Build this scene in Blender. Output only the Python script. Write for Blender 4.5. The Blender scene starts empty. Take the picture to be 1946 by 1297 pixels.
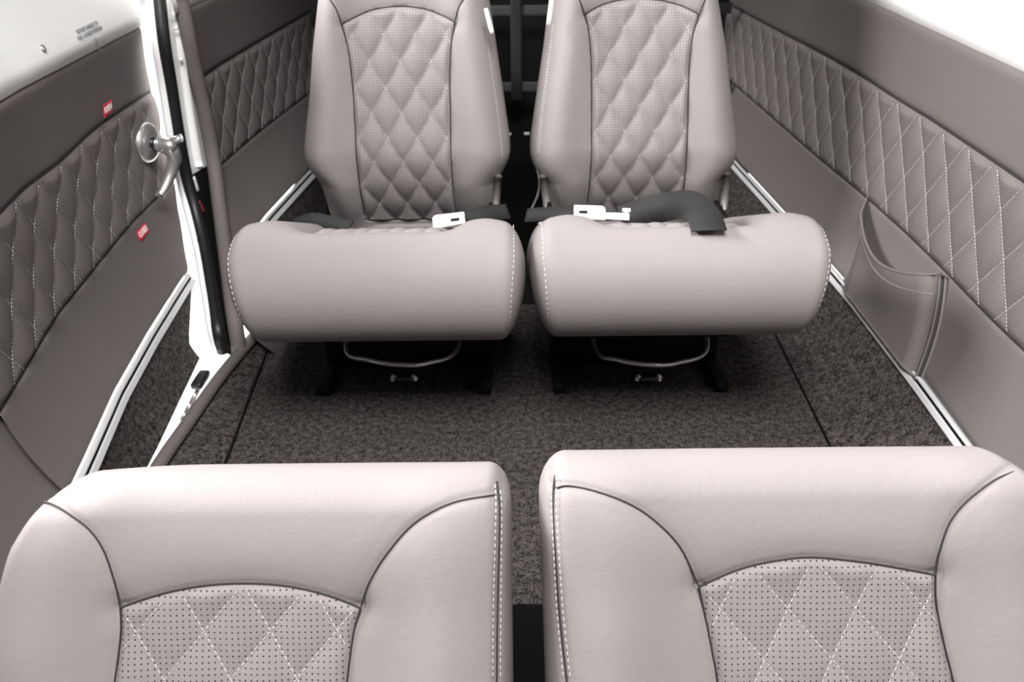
import bpy, math, random
import numpy as np
from mathutils import Vector, Matrix
random.seed(4)
SC = bpy.context.scene
COL = SC.collection
# ------------------------------------------------------------------ camera
FPX = 1585.0; PITCH = math.radians(31); ROLL = math.radians(.6)
CAM = Vector((0, 0, .95))
def ray(px, py):
    u = (px-973)/FPX; v = (py-648.5)/FPX
    c, s = math.cos(ROLL), math.sin(ROLL)
    u, v = u*c-v*s, u*s+v*c
    return Vector((u, math.cos(PITCH)-v*math.sin(PITCH), -math.sin(PITCH)-v*math.cos(PITCH)))
cam = bpy.data.cameras.new('camera'); camo = bpy.data.objects.new('camera', cam); COL.objects.link(camo)
cam.sensor_width = 36; cam.lens = FPX/1946*36; cam.clip_start = .01
c_, s_ = math.cos(ROLL), math.sin(ROLL)
R0 = Vector((1, 0, 0)); U0 = Vector((0, math.sin(PITCH), math.cos(PITCH))); FW = Vector((0, math.cos(PITCH), -math.sin(PITCH)))
Rr = R0*c_ - U0*s_ ; Uu = U0*c_ + R0*s_
camo.matrix_world = Matrix((( Rr.x, Uu.x, -FW.x, CAM.x), (Rr.y, Uu.y, -FW.y, CAM.y), (Rr.z, Uu.z, -FW.z, CAM.z), (0, 0, 0, 1)))
cam.dof.use_dof = True; cam.dof.focus_distance = .95; cam.dof.aperture_fstop = 8
SC.camera = camo
# ------------------------------------------------------------------ light
SC.view_settings.view_transform = 'Standard'; SC.view_settings.look = 'None'
SC.view_settings.gamma = 1; SC.view_settings.use_curve_mapping = False
SC.view_settings.exposure = 0.0
w = bpy.data.worlds.new('world'); SC.world = w; w.use_nodes = True
w.node_tree.nodes['Background'].inputs[0].default_value = (1, .99, .985, 1)
w.node_tree.nodes['Background'].inputs[1].default_value = .04
def area(name, loc, target, sx, sy, power, color=(1, .985, .975)):
    l = bpy.data.lights.new(name, 'AREA'); l.shape = 'RECTANGLE'; l.size = sx; l.size_y = sy; l.energy = power; l.color = color
    o = bpy.data.objects.new(name, l); COL.objects.link(o); o.location = loc
    o.rotation_euler = (Vector(target)-Vector(loc)).to_track_quat('-Z', 'Y').to_euler()
    return o
area('overhead_daylight', (.08, -.28, 2.3), (.05, .9, .3), .9, .7, 97)
area('left_window_daylight', (-1.9, 1.3, 1.7), (.7, 1.3, .4), 1.4, .6, 150)
dl = area('rear_fill_light', (.05, .75, 1.5), (.05, 1.55, .42), .3, .2, 2.2); dl.data.spread = math.radians(85)  # unseen fill lamp added to brighten the rear seats
area('outside_fill_light', (-3.6, 5.2, 3.4), (-1.8, 4.4, -.55), 3, 3, 1200)  # added lamp that whitens the ground seen through the door gap
# ------------------------------------------------------------------ materials
def nt(name):
    m = bpy.data.materials.new(name); m.use_nodes = True
    return m, m.node_tree, m.node_tree.nodes['Principled BSDF']
def lk(t, a, b): t.links.new(a, b)
def simple(name, col, rough=.5, metal=0, spec=.5, bump=0, bscale=200):
    m, t, b = nt(name)
    b.inputs['Base Color'].default_value = (*col, 1); b.inputs['Roughness'].default_value = rough
    b.inputs['Metallic'].default_value = metal; b.inputs['Specular IOR Level'].default_value = spec
    tc = t.nodes.new('ShaderNodeTexCoord'); n = t.nodes.new('ShaderNodeTexNoise'); n.inputs['Scale'].default_value = bscale
    lk(t, tc.outputs['Object'], n.inputs['Vector'])
    bp = t.nodes.new('ShaderNodeBump'); bp.inputs['Strength'].default_value = bump; bp.inputs['Distance'].default_value = .001
    lk(t, n.outputs['Fac'], bp.inputs['Height']); lk(t, bp.outputs['Normal'], b.inputs['Normal'])
    return m
def leather(name, col, perf=0, strength=.6, rough=.58, dot=.135):
    m, t, b = nt(name)
    b.inputs['Roughness'].default_value = rough; b.inputs['Specular IOR Level'].default_value = .16
    tc = t.nodes.new('ShaderNodeTexCoord')
    v = t.nodes.new('ShaderNodeTexVoronoi'); v.inputs['Scale'].default_value = 620; v.feature = 'DISTANCE_TO_EDGE'
    n = t.nodes.new('ShaderNodeTexNoise'); n.inputs['Scale'].default_value = 150; n.inputs['Detail'].default_value = 6
    n2 = t.nodes.new('ShaderNodeTexNoise'); n2.inputs['Scale'].default_value = 9; n2.inputs['Detail'].default_value = 4
    for q in (v, n, n2): lk(t, tc.outputs['Object'], q.inputs['Vector'])
    ad = t.nodes.new('ShaderNodeMath'); ad.operation = 'MULTIPLY_ADD'; ad.inputs[1].default_value = .8
    lk(t, v.outputs['Distance'], ad.inputs[0]); lk(t, n.outputs['Fac'], ad.inputs[2])
    bp = t.nodes.new('ShaderNodeBump'); bp.inputs['Strength'].default_value = strength; bp.inputs['Distance'].default_value = .0006
    lk(t, ad.outputs[0], bp.inputs['Height']); lk(t, bp.outputs['Normal'], b.inputs['Normal'])
    mx = t.nodes.new('ShaderNodeMix'); mx.data_type = 'RGBA'
    mx.inputs['A'].default_value = (*[c*.95 for c in col], 1); mx.inputs['B'].default_value = (*[c*1.05 for c in col], 1)
    lk(t, n2.outputs['Fac'], mx.inputs['Factor'])
    out = mx.outputs['Result']
    if perf:
        uv = t.nodes.new('ShaderNodeUVMap'); uv.uv_map = 'UVMap'
        sc = t.nodes.new('ShaderNodeVectorMath'); sc.operation = 'SCALE'; sc.inputs['Scale'].default_value = 1/perf
        fr = t.nodes.new('ShaderNodeVectorMath'); fr.operation = 'FRACTION'
        sb = t.nodes.new('ShaderNodeVectorMath'); sb.operation = 'SUBTRACT'; sb.inputs[1].default_value = (.5, .5, 0)
        ln = t.nodes.new('ShaderNodeVectorMath'); ln.operation = 'LENGTH'
        lk(t, uv.outputs['UV'], sc.inputs[0]); lk(t, sc.outputs[0], fr.inputs[0]); lk(t, fr.outputs[0], sb.inputs[0]); lk(t, sb.outputs[0], ln.inputs[0])
        lt = t.nodes.new('ShaderNodeMath'); lt.operation = 'LESS_THAN'; lt.inputs[1].default_value = dot
        lk(t, ln.outputs['Value'], lt.inputs[0])
        m2 = t.nodes.new('ShaderNodeMix'); m2.data_type = 'RGBA'; m2.inputs['B'].default_value = (.02, .018, .02, 1)
        lk(t, lt.outputs[0], m2.inputs['Factor']); lk(t, out, m2.inputs['A']); out = m2.outputs['Result']
    lk(t, out, b.inputs['Base Color'])
    return m
LC = (.245, .223, .219)
M_LEA = leather('seat_leather', LC)
M_PERF = leather('perforated_leather', LC, perf=.0052, dot=.15)
M_WALL = leather('side_panel_leather', (.150, .133, .129), strength=.5, rough=.55)  # seat leather made darker; the sidewalls' dimmer light is put into the colour
M_WPERF = leather('side_quilt_leather', (.150, .133, .129), perf=.0092, strength=.5, rough=.55, dot=.07)
M_THREAD = simple('white_thread', (.55, .535, .53), .7)
M_SEAM = simple('dark_crease_shade', (.02, .018, .018), .7)  # near-black colour that paints crease shade along the leather seams
M_BLACK = simple('black_rubber', (.010, .0095, .0095), .45, bump=.3, bscale=60)
M_DARK = simple('black_frame_paint', (.005, .005, .005), .6, spec=.2)
M_WEB = simple('black_webbing', (.013, .012, .012), .75, bump=.6, bscale=900)
M_CHROME = simple('chrome', (.78, .77, .76), .3, .85)
M_ALU = simple('brushed_aluminium', (.86, .86, .86), .42, .35, bump=.1, bscale=400)
M_BUCK = simple('satin_silver', (.62, .61, .60), .35, .6)
M_WHITE = simple('white_paint', (.90, .90, .89), .4, bump=.03, bscale=30)
M_RED = simple('red_placard', (.72, .03, .07), .5)
M_PWHITE = simple('placard_lettering', (.9, .9, .9), .5)
M_INK = simple('grey_ink', (.12, .12, .13), .6)
M_LABEL = simple('white_label', (.85, .84, .82), .7)
def carpet(name):
    m, t, b = nt(name); b.inputs['Roughness'].default_value = .95; b.inputs['Specular IOR Level'].default_value = .1
    tc = t.nodes.new('ShaderNodeTexCoord'); n = t.nodes.new('ShaderNodeTexNoise'); n.inputs['Scale'].default_value = 260; n.inputs['Detail'].default_value = 5; n.inputs['Roughness'].default_value = .7
    n2 = t.nodes.new('ShaderNodeTexNoise'); n2.inputs['Scale'].default_value = 90; n2.inputs['Detail'].default_value = 3
    lk(t, tc.outputs['Object'], n.inputs['Vector']); lk(t, tc.outputs['Object'], n2.inputs['Vector'])
    mt = t.nodes.new('ShaderNodeMath'); mt.operation = 'MULTIPLY_ADD'; mt.inputs[1].default_value = .45
    lk(t, n2.outputs['Fac'], mt.inputs[0]); lk(t, n.outputs['Fac'], mt.inputs[2])
    cr = t.nodes.new('ShaderNodeValToRGB'); e = cr.color_ramp.elements
    e[0].position = .60; e[0].color = (.010, .009, .0085, 1); e[1].position = .86; e[1].color = (.125, .110, .105, 1)
    lk(t, mt.outputs[0], cr.inputs['Fac']); lk(t, cr.outputs['Color'], b.inputs['Base Color'])
    bp = t.nodes.new('ShaderNodeBump'); bp.inputs['Strength'].default_value = .8; bp.inputs['Distance'].default_value = .003
    lk(t, mt.outputs[0], bp.inputs['Height']); lk(t, bp.outputs['Normal'], b.inputs['Normal'])
    return m
M_CARPET = carpet('grey_carpet')
# ------------------------------------------------------------------ helpers
def thing(name, loc, label=None, cat=None, group=None, kind=None):
    o = bpy.data.objects.new(name, None); COL.objects.link(o); o.location = loc; o.empty_display_size = .05
    tag(o, label, cat, group, kind); return o
def tag(o, label=None, cat=None, group=None, kind=None):
    for k, v in (('label', label), ('category', cat), ('group', group), ('kind', kind)):
        if v: o[k] = v
    return o
def wloc(p):
    l = Vector((0, 0, 0))
    while p: l += p.location; p = p.parent
    return l
def mesh(name, V, F, mat, parent=None, smooth=True, uv=None):
    V = np.asarray(V, dtype=float); off = wloc(parent)
    me = bpy.data.meshes.new(name); me.from_pydata((V-np.array(off)).tolist(), [], F); me.materials.append(mat)
    if smooth: me.polygons.foreach_set('use_smooth', [True]*len(me.polygons))
    if uv is not None:
        ul = me.uv_layers.new(name='UVMap'); idx = np.empty(len(me.loops), int); me.loops.foreach_get('vertex_index', idx)
        ul.data.foreach_set('uv', np.asarray(uv)[idx].ravel())
    me.validate(); me.update()
    o = bpy.data.objects.new(name, me); COL.objects.link(o); o.parent = parent
    return o
def sm(a, b, x):
    t = np.clip((np.asarray(x)-a)/(b-a), 0, 1); return t*t*(3-2*t)
def gridfaces(nu, nv, flip=False, cu=False, cv=False, base=0):
    F = []
    for i in range(nu if cu else nu-1):
        for j in range(nv if cv else nv-1):
            a = i*nv+j; b = ((i+1) % nu)*nv+j; c = ((i+1) % nu)*nv+(j+1) % nv; d = i*nv+(j+1) % nv
            F.append((a+base, d+base, c+base, b+base) if flip else (a+base, b+base, c+base, d+base))
    return F
class MB:
    def __init__(s): s.V = []; s.F = []
    def add(s, V, F):
        b = len(s.V); s.V += [tuple(v) for v in V]; s.F += [tuple(i+b for i in f) for f in F]
    def box(s, c, sx, sy, sz, rot=None, bev=0):
        c = Vector(c); vs = []
        R = rot or Matrix.Identity(3)
        if bev <= 0:
            for x in (-1, 1):
                for y in (-1, 1):
                    for z in (-1, 1): vs.append(c+R@Vector((x*sx/2, y*sy/2, z*sz/2)))
            s.add(vs, [(0, 1, 3, 2), (4, 6, 7, 5), (0, 4, 5, 1), (2, 3, 7, 6), (0, 2, 6, 4), (1, 5, 7, 3)])
        else:
            V, F, _ = rbox(sx/2, sy/2, sz/2, (bev, bev, bev), 4, 4, 4)
            s.add([c+R@Vector(v) for v in V], F)
    def tube(s, pts, r, n=10, closed=False, flat=1.0, caps=True):
        pts = [Vector(p) for p in pts]; m = len(pts); rs = r if hasattr(r, '__len__') else [r]*m
        V = []; up = None
        for i, p in enumerate(pts):
            t = (pts[(i+1) % m]-pts[i-1]) if closed else (pts[min(i+1, m-1)]-pts[max(i-1, 0)])
            t.normalize()
            if up is None:
                up = Vector((0, 0, 1)) if abs(t.z) < .9 else Vector((0, 1, 0))
            sd = t.cross(up).normalized(); up = sd.cross(t).normalized()
            for k in range(n):
                a = 2*math.pi*k/n; V.append(p+sd*math.cos(a)*rs[i]+up*math.sin(a)*rs[i]*flat)
        F = gridfaces(m, n, cu=closed, cv=True, flip=True)
        if not closed and caps: F += [tuple(range(n)), tuple(m*n-n+k for k in range(n))[::-1]]
        s.add(V, F)
    def lathe(s, prof, M, n=28):
        V = []
        for r, z in prof:
            for k in range(n):
                a = 2*math.pi*k/n; V.append(M@Vector((r*math.cos(a), r*math.sin(a), z)))
        F = gridfaces(len(prof), n, cv=True, flip=True)
        F += [tuple(range(n)), tuple((len(prof)-1)*n+k for k in range(n))[::-1]]
        s.add(V, F)
    def prism(s, poly, M, th):
        n = len(poly)
        V = [M@Vector((x, y, -th/2)) for x, y in poly]+[M@Vector((x, y, th/2)) for x, y in poly]
        F = [tuple(range(n))[::-1], tuple(range(n, 2*n))]+[(i, (i+1) % n, n+(i+1) % n, n+i) for i in range(n)]
        s.add(V, F)
    def build(s, name, mat, parent=None, smooth=True): return mesh(name, s.V, s.F, mat, parent, smooth)
def catmull(P, n=8):
    P = [Vector(p) for p in P]; out = []
    for i in range(len(P)-1):
        a = P[i-1] if i > 0 else P[0]*2-P[1]; b = P[i]; c = P[i+1]; d = P[i+2] if i+2 < len(P) else P[-1]*2-P[-2]
        for k in range(n):
            t = k/n; out.append(.5*((2*b)+(c-a)*t+(2*a-5*b+4*c-d)*t*t+(3*b-3*c+d-a)*t**3))
    out.append(P[-1]); return out
def resample(P, step):
    P = [Vector(p) for p in P]; L = [0]
    for a, b in zip(P, P[1:]): L.append(L[-1]+(b-a).length)
    n = max(2, int(L[-1]/step)+1); ts = np.linspace(0, L[-1], n)
    A = np.array(P); return [Vector([np.interp(t, L, A[:, k]) for k in range(A.shape[1])]) for t in ts]
def stitches(mb, P3, N3, dash=.0042, gap=.0016, r=.00055, lift=.0003):
    """short thread dashes along a polyline lying on a surface"""
    L = [0]
    for a, b in zip(P3, P3[1:]): L.append(L[-1]+(b-a).length)
    A = np.array(P3); B = np.array(N3); s = gap/2
    def at(t): return Vector([np.interp(t, L, A[:, k]) for k in range(3)]), Vector([np.interp(t, L, B[:, k]) for k in range(3)]).normalized()
    while s+dash < L[-1]:
        V = []
        for f, rr, hh in ((0, .35, -.4), (.2, 1, .8), (.8, 1, .8), (1, .35, -.4)):
            p, n = at(s+dash*f); q, _ = at(min(s+dash*f+.001, L[-1])); p0, _ = at(s+dash*f-.001)
            t = (q-p0).normalized(); sd = t.cross(n).normalized(); p = p+n*(lift+r*hh)
            V += [p+sd*r*rr, p+n*r*rr, p-sd*r*rr, p-n*r*rr]
        F = gridfaces(4, 4, cv=True, flip=True)+[(0, 1, 2, 3), (15, 14, 13, 12)]
        mb.add(V, F); s += dash+gap
def rbox(W, H, T, r, nx, ny, nz):
    """closed rounded box (half sizes W,H,T) ; returns verts, faces, flat coords"""
    rx, ry, rz = r; V = []; F = []; key = {}
    xs = np.linspace(-W, W, nx+1); ys = np.linspace(-H, H, ny+1); zs = np.linspace(-T, T, nz+1)
    def vid(i, j, k):
        q = (i, j, k)
        if q not in key: key[q] = len(V); V.append((xs[i], ys[j], zs[k]))
        return key[q]
    for i in range(nx):
        for j in range(ny):
            F.append((vid(i, j, nz), vid(i+1, j, nz), vid(i+1, j+1, nz), vid(i, j+1, nz)))
            F.append((vid(i, j, 0), vid(i, j+1, 0), vid(i+1, j+1, 0), vid(i+1, j, 0)))
    for i in range(nx):
        for k in range(nz):
            F.append((vid(i, 0, k), vid(i+1, 0, k), vid(i+1, 0, k+1), vid(i, 0, k+1)))
            F.append((vid(i, ny, k), vid(i, ny, k+1), vid(i+1, ny, k+1), vid(i+1, ny, k)))
    for j in range(ny):
        for k in range(nz):
            F.append((vid(0, j, k), vid(0, j, k+1), vid(0, j+1, k+1), vid(0, j+1, k)))
            F.append((vid(nx, j, k), vid(nx, j+1, k), vid(nx, j+1, k+1), vid(nx, j, k+1)))
    V = np.array(V); return rmap(V, W, H, T, r), F, V
def rmap(V, W, H, T, r):
    R = np.array(r); S = np.array([W, H, T]); inner = np.clip(V, -(S-R), S-R)
    d = (V-inner)/R; n = np.maximum(np.linalg.norm(d, axis=1, keepdims=True), 1e-9)
    # only re-normalise rounding where more than one axis is active
    k = np.where(n > 1e-6, 1/n, 0); m = np.max(np.abs(d), axis=1, keepdims=True)
    return inner+d*k*R*m
def polydist(P, Q):
    """distance of points P (n,2) to polyline Q (m,2)"""
    P = np.asarray(P); best = np.full(len(P), 9.)
    for a, b in zip(Q, Q[1:]):
        a = np.array(a[:2]); b = np.array(b[:2]); ab = b-a; t = np.clip(((P-a)@ab)/max(ab@ab, 1e-12), 0, 1)
        best = np.minimum(best, np.linalg.norm(P-(a+t[:, None]*ab), axis=1))
    return best
def puff(a, b, A): return A*np.sqrt(np.abs(np.sin(np.pi*a)*np.sin(np.pi*b))+1e-9)
def text_mesh(name, txt, size, M, mat, parent, depth=.0004, sx=1):
    cu = bpy.data.curves.new(name, 'FONT'); cu.body = txt; cu.size = size; cu.align_x = 'CENTER'; cu.align_y = 'CENTER'; cu.extrude = depth; cu.resolution_u = 3
    t = bpy.data.objects.new(name, cu); COL.objects.link(t); bpy.context.view_layer.update()
    me = bpy.data.meshes.new_from_object(t.evaluated_get(bpy.context.evaluated_depsgraph_get()))
    bpy.data.objects.remove(t)
    V = [M@Vector((v.co.x*sx, v.co.y, v.co.z)) for v in me.vertices]; F = [tuple(p.vertices) for p in me.polygons]
    return mesh(name, V, F, mat, parent, False)
# ------------------------------------------------------------------ side surfaces (x as function of y, z)
def XR(y, z):
    B = np.interp(y, [-.5, .9, 1.2, 1.5, 1.8, 2.1, 2.4, 2.9], [.75, .762, .766, .764, .750, .731, .711, .675])
    return B-.057*(np.clip(.32-z, 0, 1)/.2)**2-.06*np.clip(z-.42, 0, 9)**1.5+.35*np.clip(z-.66, 0, 9)
def XD(y, z):
    B = np.interp(y, [.9, 1.03, 1.2, 1.4, 1.6, 1.85, 2.2], [.699, .717, .742, .758, .768, .774, .774])
    return -(B-.064*(np.clip(.32-z, 0, 1)/.2)**2-.45*np.clip(z-.32, 0, 9)**2*np.where(z > .65, 0, 1)-np.where(z > .65, .049-.25*(z-.65), 0))
def XA(y, z):
    B = np.interp(y, [1.4, 1.6, 1.8, 2.0, 2.14, 2.3, 2.5, 2.9], [.690, .698, .697, .686, .670, .652, .628, .58])
    return -(B-.078*(np.clip(.32-z, 0, 1)/.2)**2-.3*np.clip(z-.32, 0, 9)**2+.4*np.clip(z-.66, 0, 9))
def XP(y, z):   # forward left panel
    return -(.72-.05*(np.clip(.32-z, 0, 1)/.2)**2-.1*np.clip(z-.32, 0, 9)**2+.05*(y-.95))
def hit(px, py, X):
    r = ray(px, py); lo, hi = .3, 6.
    f = lambda d: abs((CAM+r*d).x)-abs(float(X((CAM+r*d).y, (CAM+r*d).z)))
    for _ in range(50):
        m = (lo+hi)/2
        if f(m) < 0: lo = m
        else: hi = m
    return CAM+r*lo
def hitz(px, py, z): r = ray(px, py); return CAM+r*((z-CAM.z)/r.z)
def hity(px, py, y): r = ray(px, py); return CAM+r*(y/r.y)
def yz(pts, X):
    P = sorted([(hit(a, b, X).y, hit(a, b, X).z) for a, b in pts]); return [p[0] for p in P], [p[1] for p in P]
def normal(X, y, z, side):
    e = .004; a = Vector((float(X(y+e, z)-X(y-e, z)), 2*e, 0)); b = Vector((float(X(y, z+e)-X(y, z-e)), 0, 2*e))
    n = a.cross(b).normalized(); return n if n.x*side < 0 else -n
def band(name, X, ys, ye, zlo, zhi, side, mat, parent, nu=90, nv=24, disp=None, uv=False, tuck=.002, off=0):
    """panel strip between zlo(y) and zhi(y), from ys(z) to ye(z), with a rounded tucked edge and a return behind"""
    u = np.repeat(np.linspace(0, 1, nu), nv+2); v = np.tile(np.clip(np.arange(-1, nv+1)/(nv-1), 0, 1), nu)
    lip = np.tile(np.array([1]+[0]*nv+[1]), nu)
    y = ys(.4)+(ye(.4)-ys(.4))*u
    for _ in range(4):
        z = zlo(y)+(zhi(y)-zlo(y))*v; y = ys(z)+(ye(z)-ys(z))*u
    e = .003; a = np.stack([X(y+e, z)-X(y-e, z), 2*e+0*y, 0*y], 1); b = np.stack([X(y, z+e)-X(y, z-e), 0*y, 2*e+0*y], 1)
    n = np.cross(a, b); n /= np.linalg.norm(n, axis=1, keepdims=True); n *= np.where(n[:, :1]*side < 0, 1, -1)
    ed = np.minimum(v, 1-v)*(zhi(y)-zlo(y)); h = off-tuck*np.exp(-(ed/.003)**1.5)
    if disp: h = h+disp(y, z)*sm(0, .016, ed)
    h = np.where(lip > 0, off-.012, h)
    V = np.stack([X(y, z), y, z], 1)+n*h[:, None]; UV = np.stack([y, z], 1)
    F = gridfaces(nu, nv+2, flip=(side > 0))
    return mesh(name, V, F, mat, parent, True, UV)
def wall_quilt(X, side, ys, ye, zlo, zhi, parent, Wd, Hd, phase, nu, nv, A=.006, zref=None, dash=.0042, r=.0006):
    zc = zref or (lambda y: 0)
    ab = lambda y, z: ((y-phase)/Wd+(z-zc(y))/Hd, (y-phase)/Wd-(z-zc(y))/Hd)
    d = lambda y, z: puff(*ab(y, z), A)
    band('quilted_band', X, ys, ye, zlo, zhi, side, M_WPERF, parent, nu, nv, d, tuck=.003)
    mb = MB(); k0 = int(-30); 
    for fam in (0, 1):
        for k in range(-60, 61):
            pts = []; nn = []
            def flush():
                if len(pts) > 4: stitches(mb, pts, nn, dash=dash, r=r)
                pts.clear(); nn.clear()
            for z in np.arange(.15, .70, .003):
                y = phase+Wd*k-(1 if fam == 0 else -1)*Wd*z/Hd
                for _ in range(5): y = phase+Wd*(k-(1 if fam == 0 else -1)*(z-zc(y))/Hd)
                if zlo(y)+.003 < z < zhi(y)-.003 and ys(z)+.004 < y < ye(z)-.004:
                    n = normal(X, y, z, side); ed = min(z-zlo(y), zhi(y)-z)
                    pts.append(Vector((float(X(y, z)), y, z))+n*(.0010-.003*math.exp(-(ed/.003)**1.5))); nn.append(n)
                else: flush()
            flush()
    mb.build('stitching', M_THREAD, parent)
def f_(t): return lambda q: np.interp(q, t[0], t[1])
def const(c): return lambda q: c+0*q
def seamline(name, X, side, yfun_pts, parent, r=.0016, off=-.002):
    mb = MB(); mb.tube([Vector((float(X(y, z)), y, z))+normal(X, y, z, side)*off for y, z in yfun_pts], r, 6); return mb.build(name, M_SEAM, parent)
def extend(t, y0, y1):
    ys, zs = list(t[0]), list(t[1])
    s0 = (zs[1]-zs[0])/(ys[1]-ys[0]); s1 = (zs[-1]-zs[-2])/(ys[-1]-ys[-2])
    s0 = max(-.1, min(.1, s0)); s1 = max(-.1, min(.1, s1))
    if y0 < ys[0]: zs.insert(0, zs[0]-(ys[0]-y0)*s0); ys.insert(0, y0)
    if y1 > ys[-1]: zs.append(zs[-1]+(y1-ys[-1])*s1); ys.append(y1)
    return ys, zs
def smoothtab(t, n=60, w=.06):
    ys = np.linspace(t[0][0], t[0][-1], n); z = np.interp(ys, *t)
    zz = [np.sum(np.interp(np.clip(y+np.linspace(-w, w, 9), ys[0], ys[-1]), ys, z))/9 for y in ys]
    return list(ys), zz
# ================================================================== FLOOR
def flat(name, pts, z, mat, th=.01, parent=None):
    mb = MB(); mb.prism([(x, y) for x, y in pts], Matrix.Translation((0, 0, z-th/2)), th); return mb.build(name, mat, parent, False)
XRs = lambda y: float(np.interp(y, [0, 1.2, 1.57, 3], [.565, .576, .586, .600]))
XLs = lambda y: float(np.interp(y, [0, 1.17, 1.57, 3], [-.49, -.513, -.535, -.56]))
fl = flat('floor', [(XLs(.84), .84), (XRs(.84), .84), (XRs(1.57), 1.57), (XRs(1.75), 1.75), (XLs(1.75), 1.75), (XLs(1.57), 1.57)], 0, M_CARPET, .02)
tag(fl, 'dark grey speckled carpet on the cabin floor', None, None, 'structure')
fb = flat('floor', [(-.7, 1.75), (.75, 1.75), (.75, 2.9), (-.7, 2.9)], -.001, M_DARK, .02)  # black sheet painting the darkness between and behind the rear seats
tag(fb, 'black sheet added on the floor behind the rear seats to keep it dark', None, None, 'structure')
ft = flat('floor', [(-.62, -.6), (.66, -.6), (.66, .84), (-.62, .84)], -.002, simple('black_floor', (.004, .004, .004), .9, spec=.1), .02)  # plain black floor colour from the carpet edge forward
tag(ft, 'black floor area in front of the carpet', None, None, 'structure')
# ================================================================== RIGHT WALL
wr = thing('wall_right', (.76, 1.5, 0), 'right cabin sidewall in grey leather with a quilted band', None, None, 'structure')
RY0, RY1 = .35, 2.75
qb = smoothtab(extend(yz([(1405, 170), (1440, 200), (1500, 253), (1560, 305), (1645, 375), (1700, 425), (1790, 510), (1850, 575), (1900, 625), (1946, 668)], XR), RY0, RY1))
qt = smoothtab(extend(yz([(1410, 22), (1480, 60), (1560, 101), (1640, 147), (1700, 187), (1780, 236), (1850, 283), (1946, 348)], XR), RY0, RY1))
ww = smoothtab(extend(yz([(1640, 0), (1680, 17), (1800, 73), (1946, 140)], XR), RY0, RY1))
zb, zt, zw = f_(qb), f_(qt), f_(ww)
band('lower_panel', XR, const(RY0), const(RY1), const(.138), zb, 1, M_WALL, wr, 80, 26, tuck=.003)
band('upper_panel', XR, const(RY0), const(RY1), zt, zw, 1, M_WALL, wr, 80, 16, tuck=.003)
wall_quilt(XR, 1, const(RY0), const(RY1), zb, zt, wr, .0925, .128, 1.262, 800, 76, A=.0075)
seamline('seam', XR, 1, [(y, zb(y)) for y in np.linspace(RY0, RY1, 80)], wr)
seamline('seam', XR, 1, [(y, zt(y)) for y in np.linspace(RY0, RY1, 80)], wr)
band('window_frame', XR, const(RY0), const(RY1), zw, lambda y: zw(y)+.22, 1, M_WHITE, wr, 60, 10, off=-.004)
# kick panel of carpet below the rail
def kick(name, Xtop, ztop, Xbot, y0, y1, parent, ny=60):
    V = []; nv = 8
    for i in range(ny):
        y = y0+(y1-y0)*i/(ny-1)
        for j in range(nv):
            t = j/(nv-1); V.append((Xbot(y)+(Xtop(y)-Xbot(y))*t**.8, y, ztop*t**1.25))
    return mesh(name, V, gridfaces(ny, nv, flip=Xtop(1.5) > 0), M_CARPET, parent)
kick('carpet_kick_panel', lambda y: float(XR(y, .12)), .118, lambda y: XRs(y)-.002, RY0, 2.75, wr)
mb = MB(); mb.tube([(XRs(y), y, .001) for y in np.linspace(.87, 2.75, 30)], .0028, 6); mb.build('carpet_seam', M_DARK, wr)
# ---- trim rails
def rails(name, X, ys, ye, side, label, zc=.128):
    root = thing(name, (float(X((ys+ye)/2, zc)), (ys+ye)/2, zc), label, None, None, 'structure')
    n = 40; yy = np.linspace(ys, ye, n)
    def strip(nm, z0, z1, h0, h1, mat):
        V = []
        for y in yy:
            for (z, h) in ((z0, -.004), (z0, h0), (z0+.0015, h1), (z1-.0015, h1), (z1, h0), (z1, -.004)):
                V.append(Vector((float(X(y, z)), y, z))+normal(X, y, z, side)*h)
        V = V; F = gridfaces(n, 6, flip=(side > 0)); b = (n-1)*6
        F += [(0, 1, 2, 3, 4, 5), (b+5, b+4, b+3, b+2, b+1, b)]
        return mesh(nm, V, F, mat, root, False)
    strip('lower_strip', zc-.0135, zc-.0035, .003, .005, M_ALU)
    strip('channel', zc-.005, zc+.003, .0005, .001, M_DARK)
    strip('upper_strip', zc+.0012, zc+.0065, .004, .007, M_ALU)
    return root
rails('trim_1', XR, RY0, 2.75, 1, 'twin aluminium rail along the foot of the right sidewall')
# ---- map pocket
pk = thing('map_pocket', (.74, 1.5, .2)); pk.parent = wr; pk.location = Vector((.74, 1.5, .2))-wr.location
tl = hit(1648, 378, XR); tr = hit(1797, 522, XR); br = hit(1741, 722, XR); bl = hit(1600, 545, XR)
def pocket_pt(u, v):
    # u 0 = far end, 1 = near end; v 0 bottom .. 1 top
    top = tl.lerp(tr, u); bot = bl.lerp(br, u)
    sag = .058*math.sin(math.pi*min(1, u**1.15))**1.0
    y = bot.y+(top.y-bot.y)*v; z = bot.z+(top.z-sag-bot.z)*v
    open_ = .004+.030*math.sin(math.pi*u)**.8*(v**1.6)+.012*float(sm(0, .15, u))*float(sm(1, .9, u))
    if u > .97: open_ += .006*v
    n = normal(XR, y, z, 1); return Vector((float(XR(y, z)), y, z))+n*open_, n
V = []; NU, NVv = 60, 30
for i in range(NU):
    for j in range(NVv):
        p, n = pocket_pt(i/(NU-1), j/(NVv-1)); V.append(p)
for i in range(NU):
    for j in range(NVv):
        p, n = pocket_pt(i/(NU-1), j/(NVv-1)); V.append(p-n*.004)
F = gridfaces(NU, NVv, flip=True)+[tuple(NU*NVv+q for q in f[::-1]) for f in gridfaces(NU, NVv, flip=True)]
o_ = NU*NVv
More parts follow.
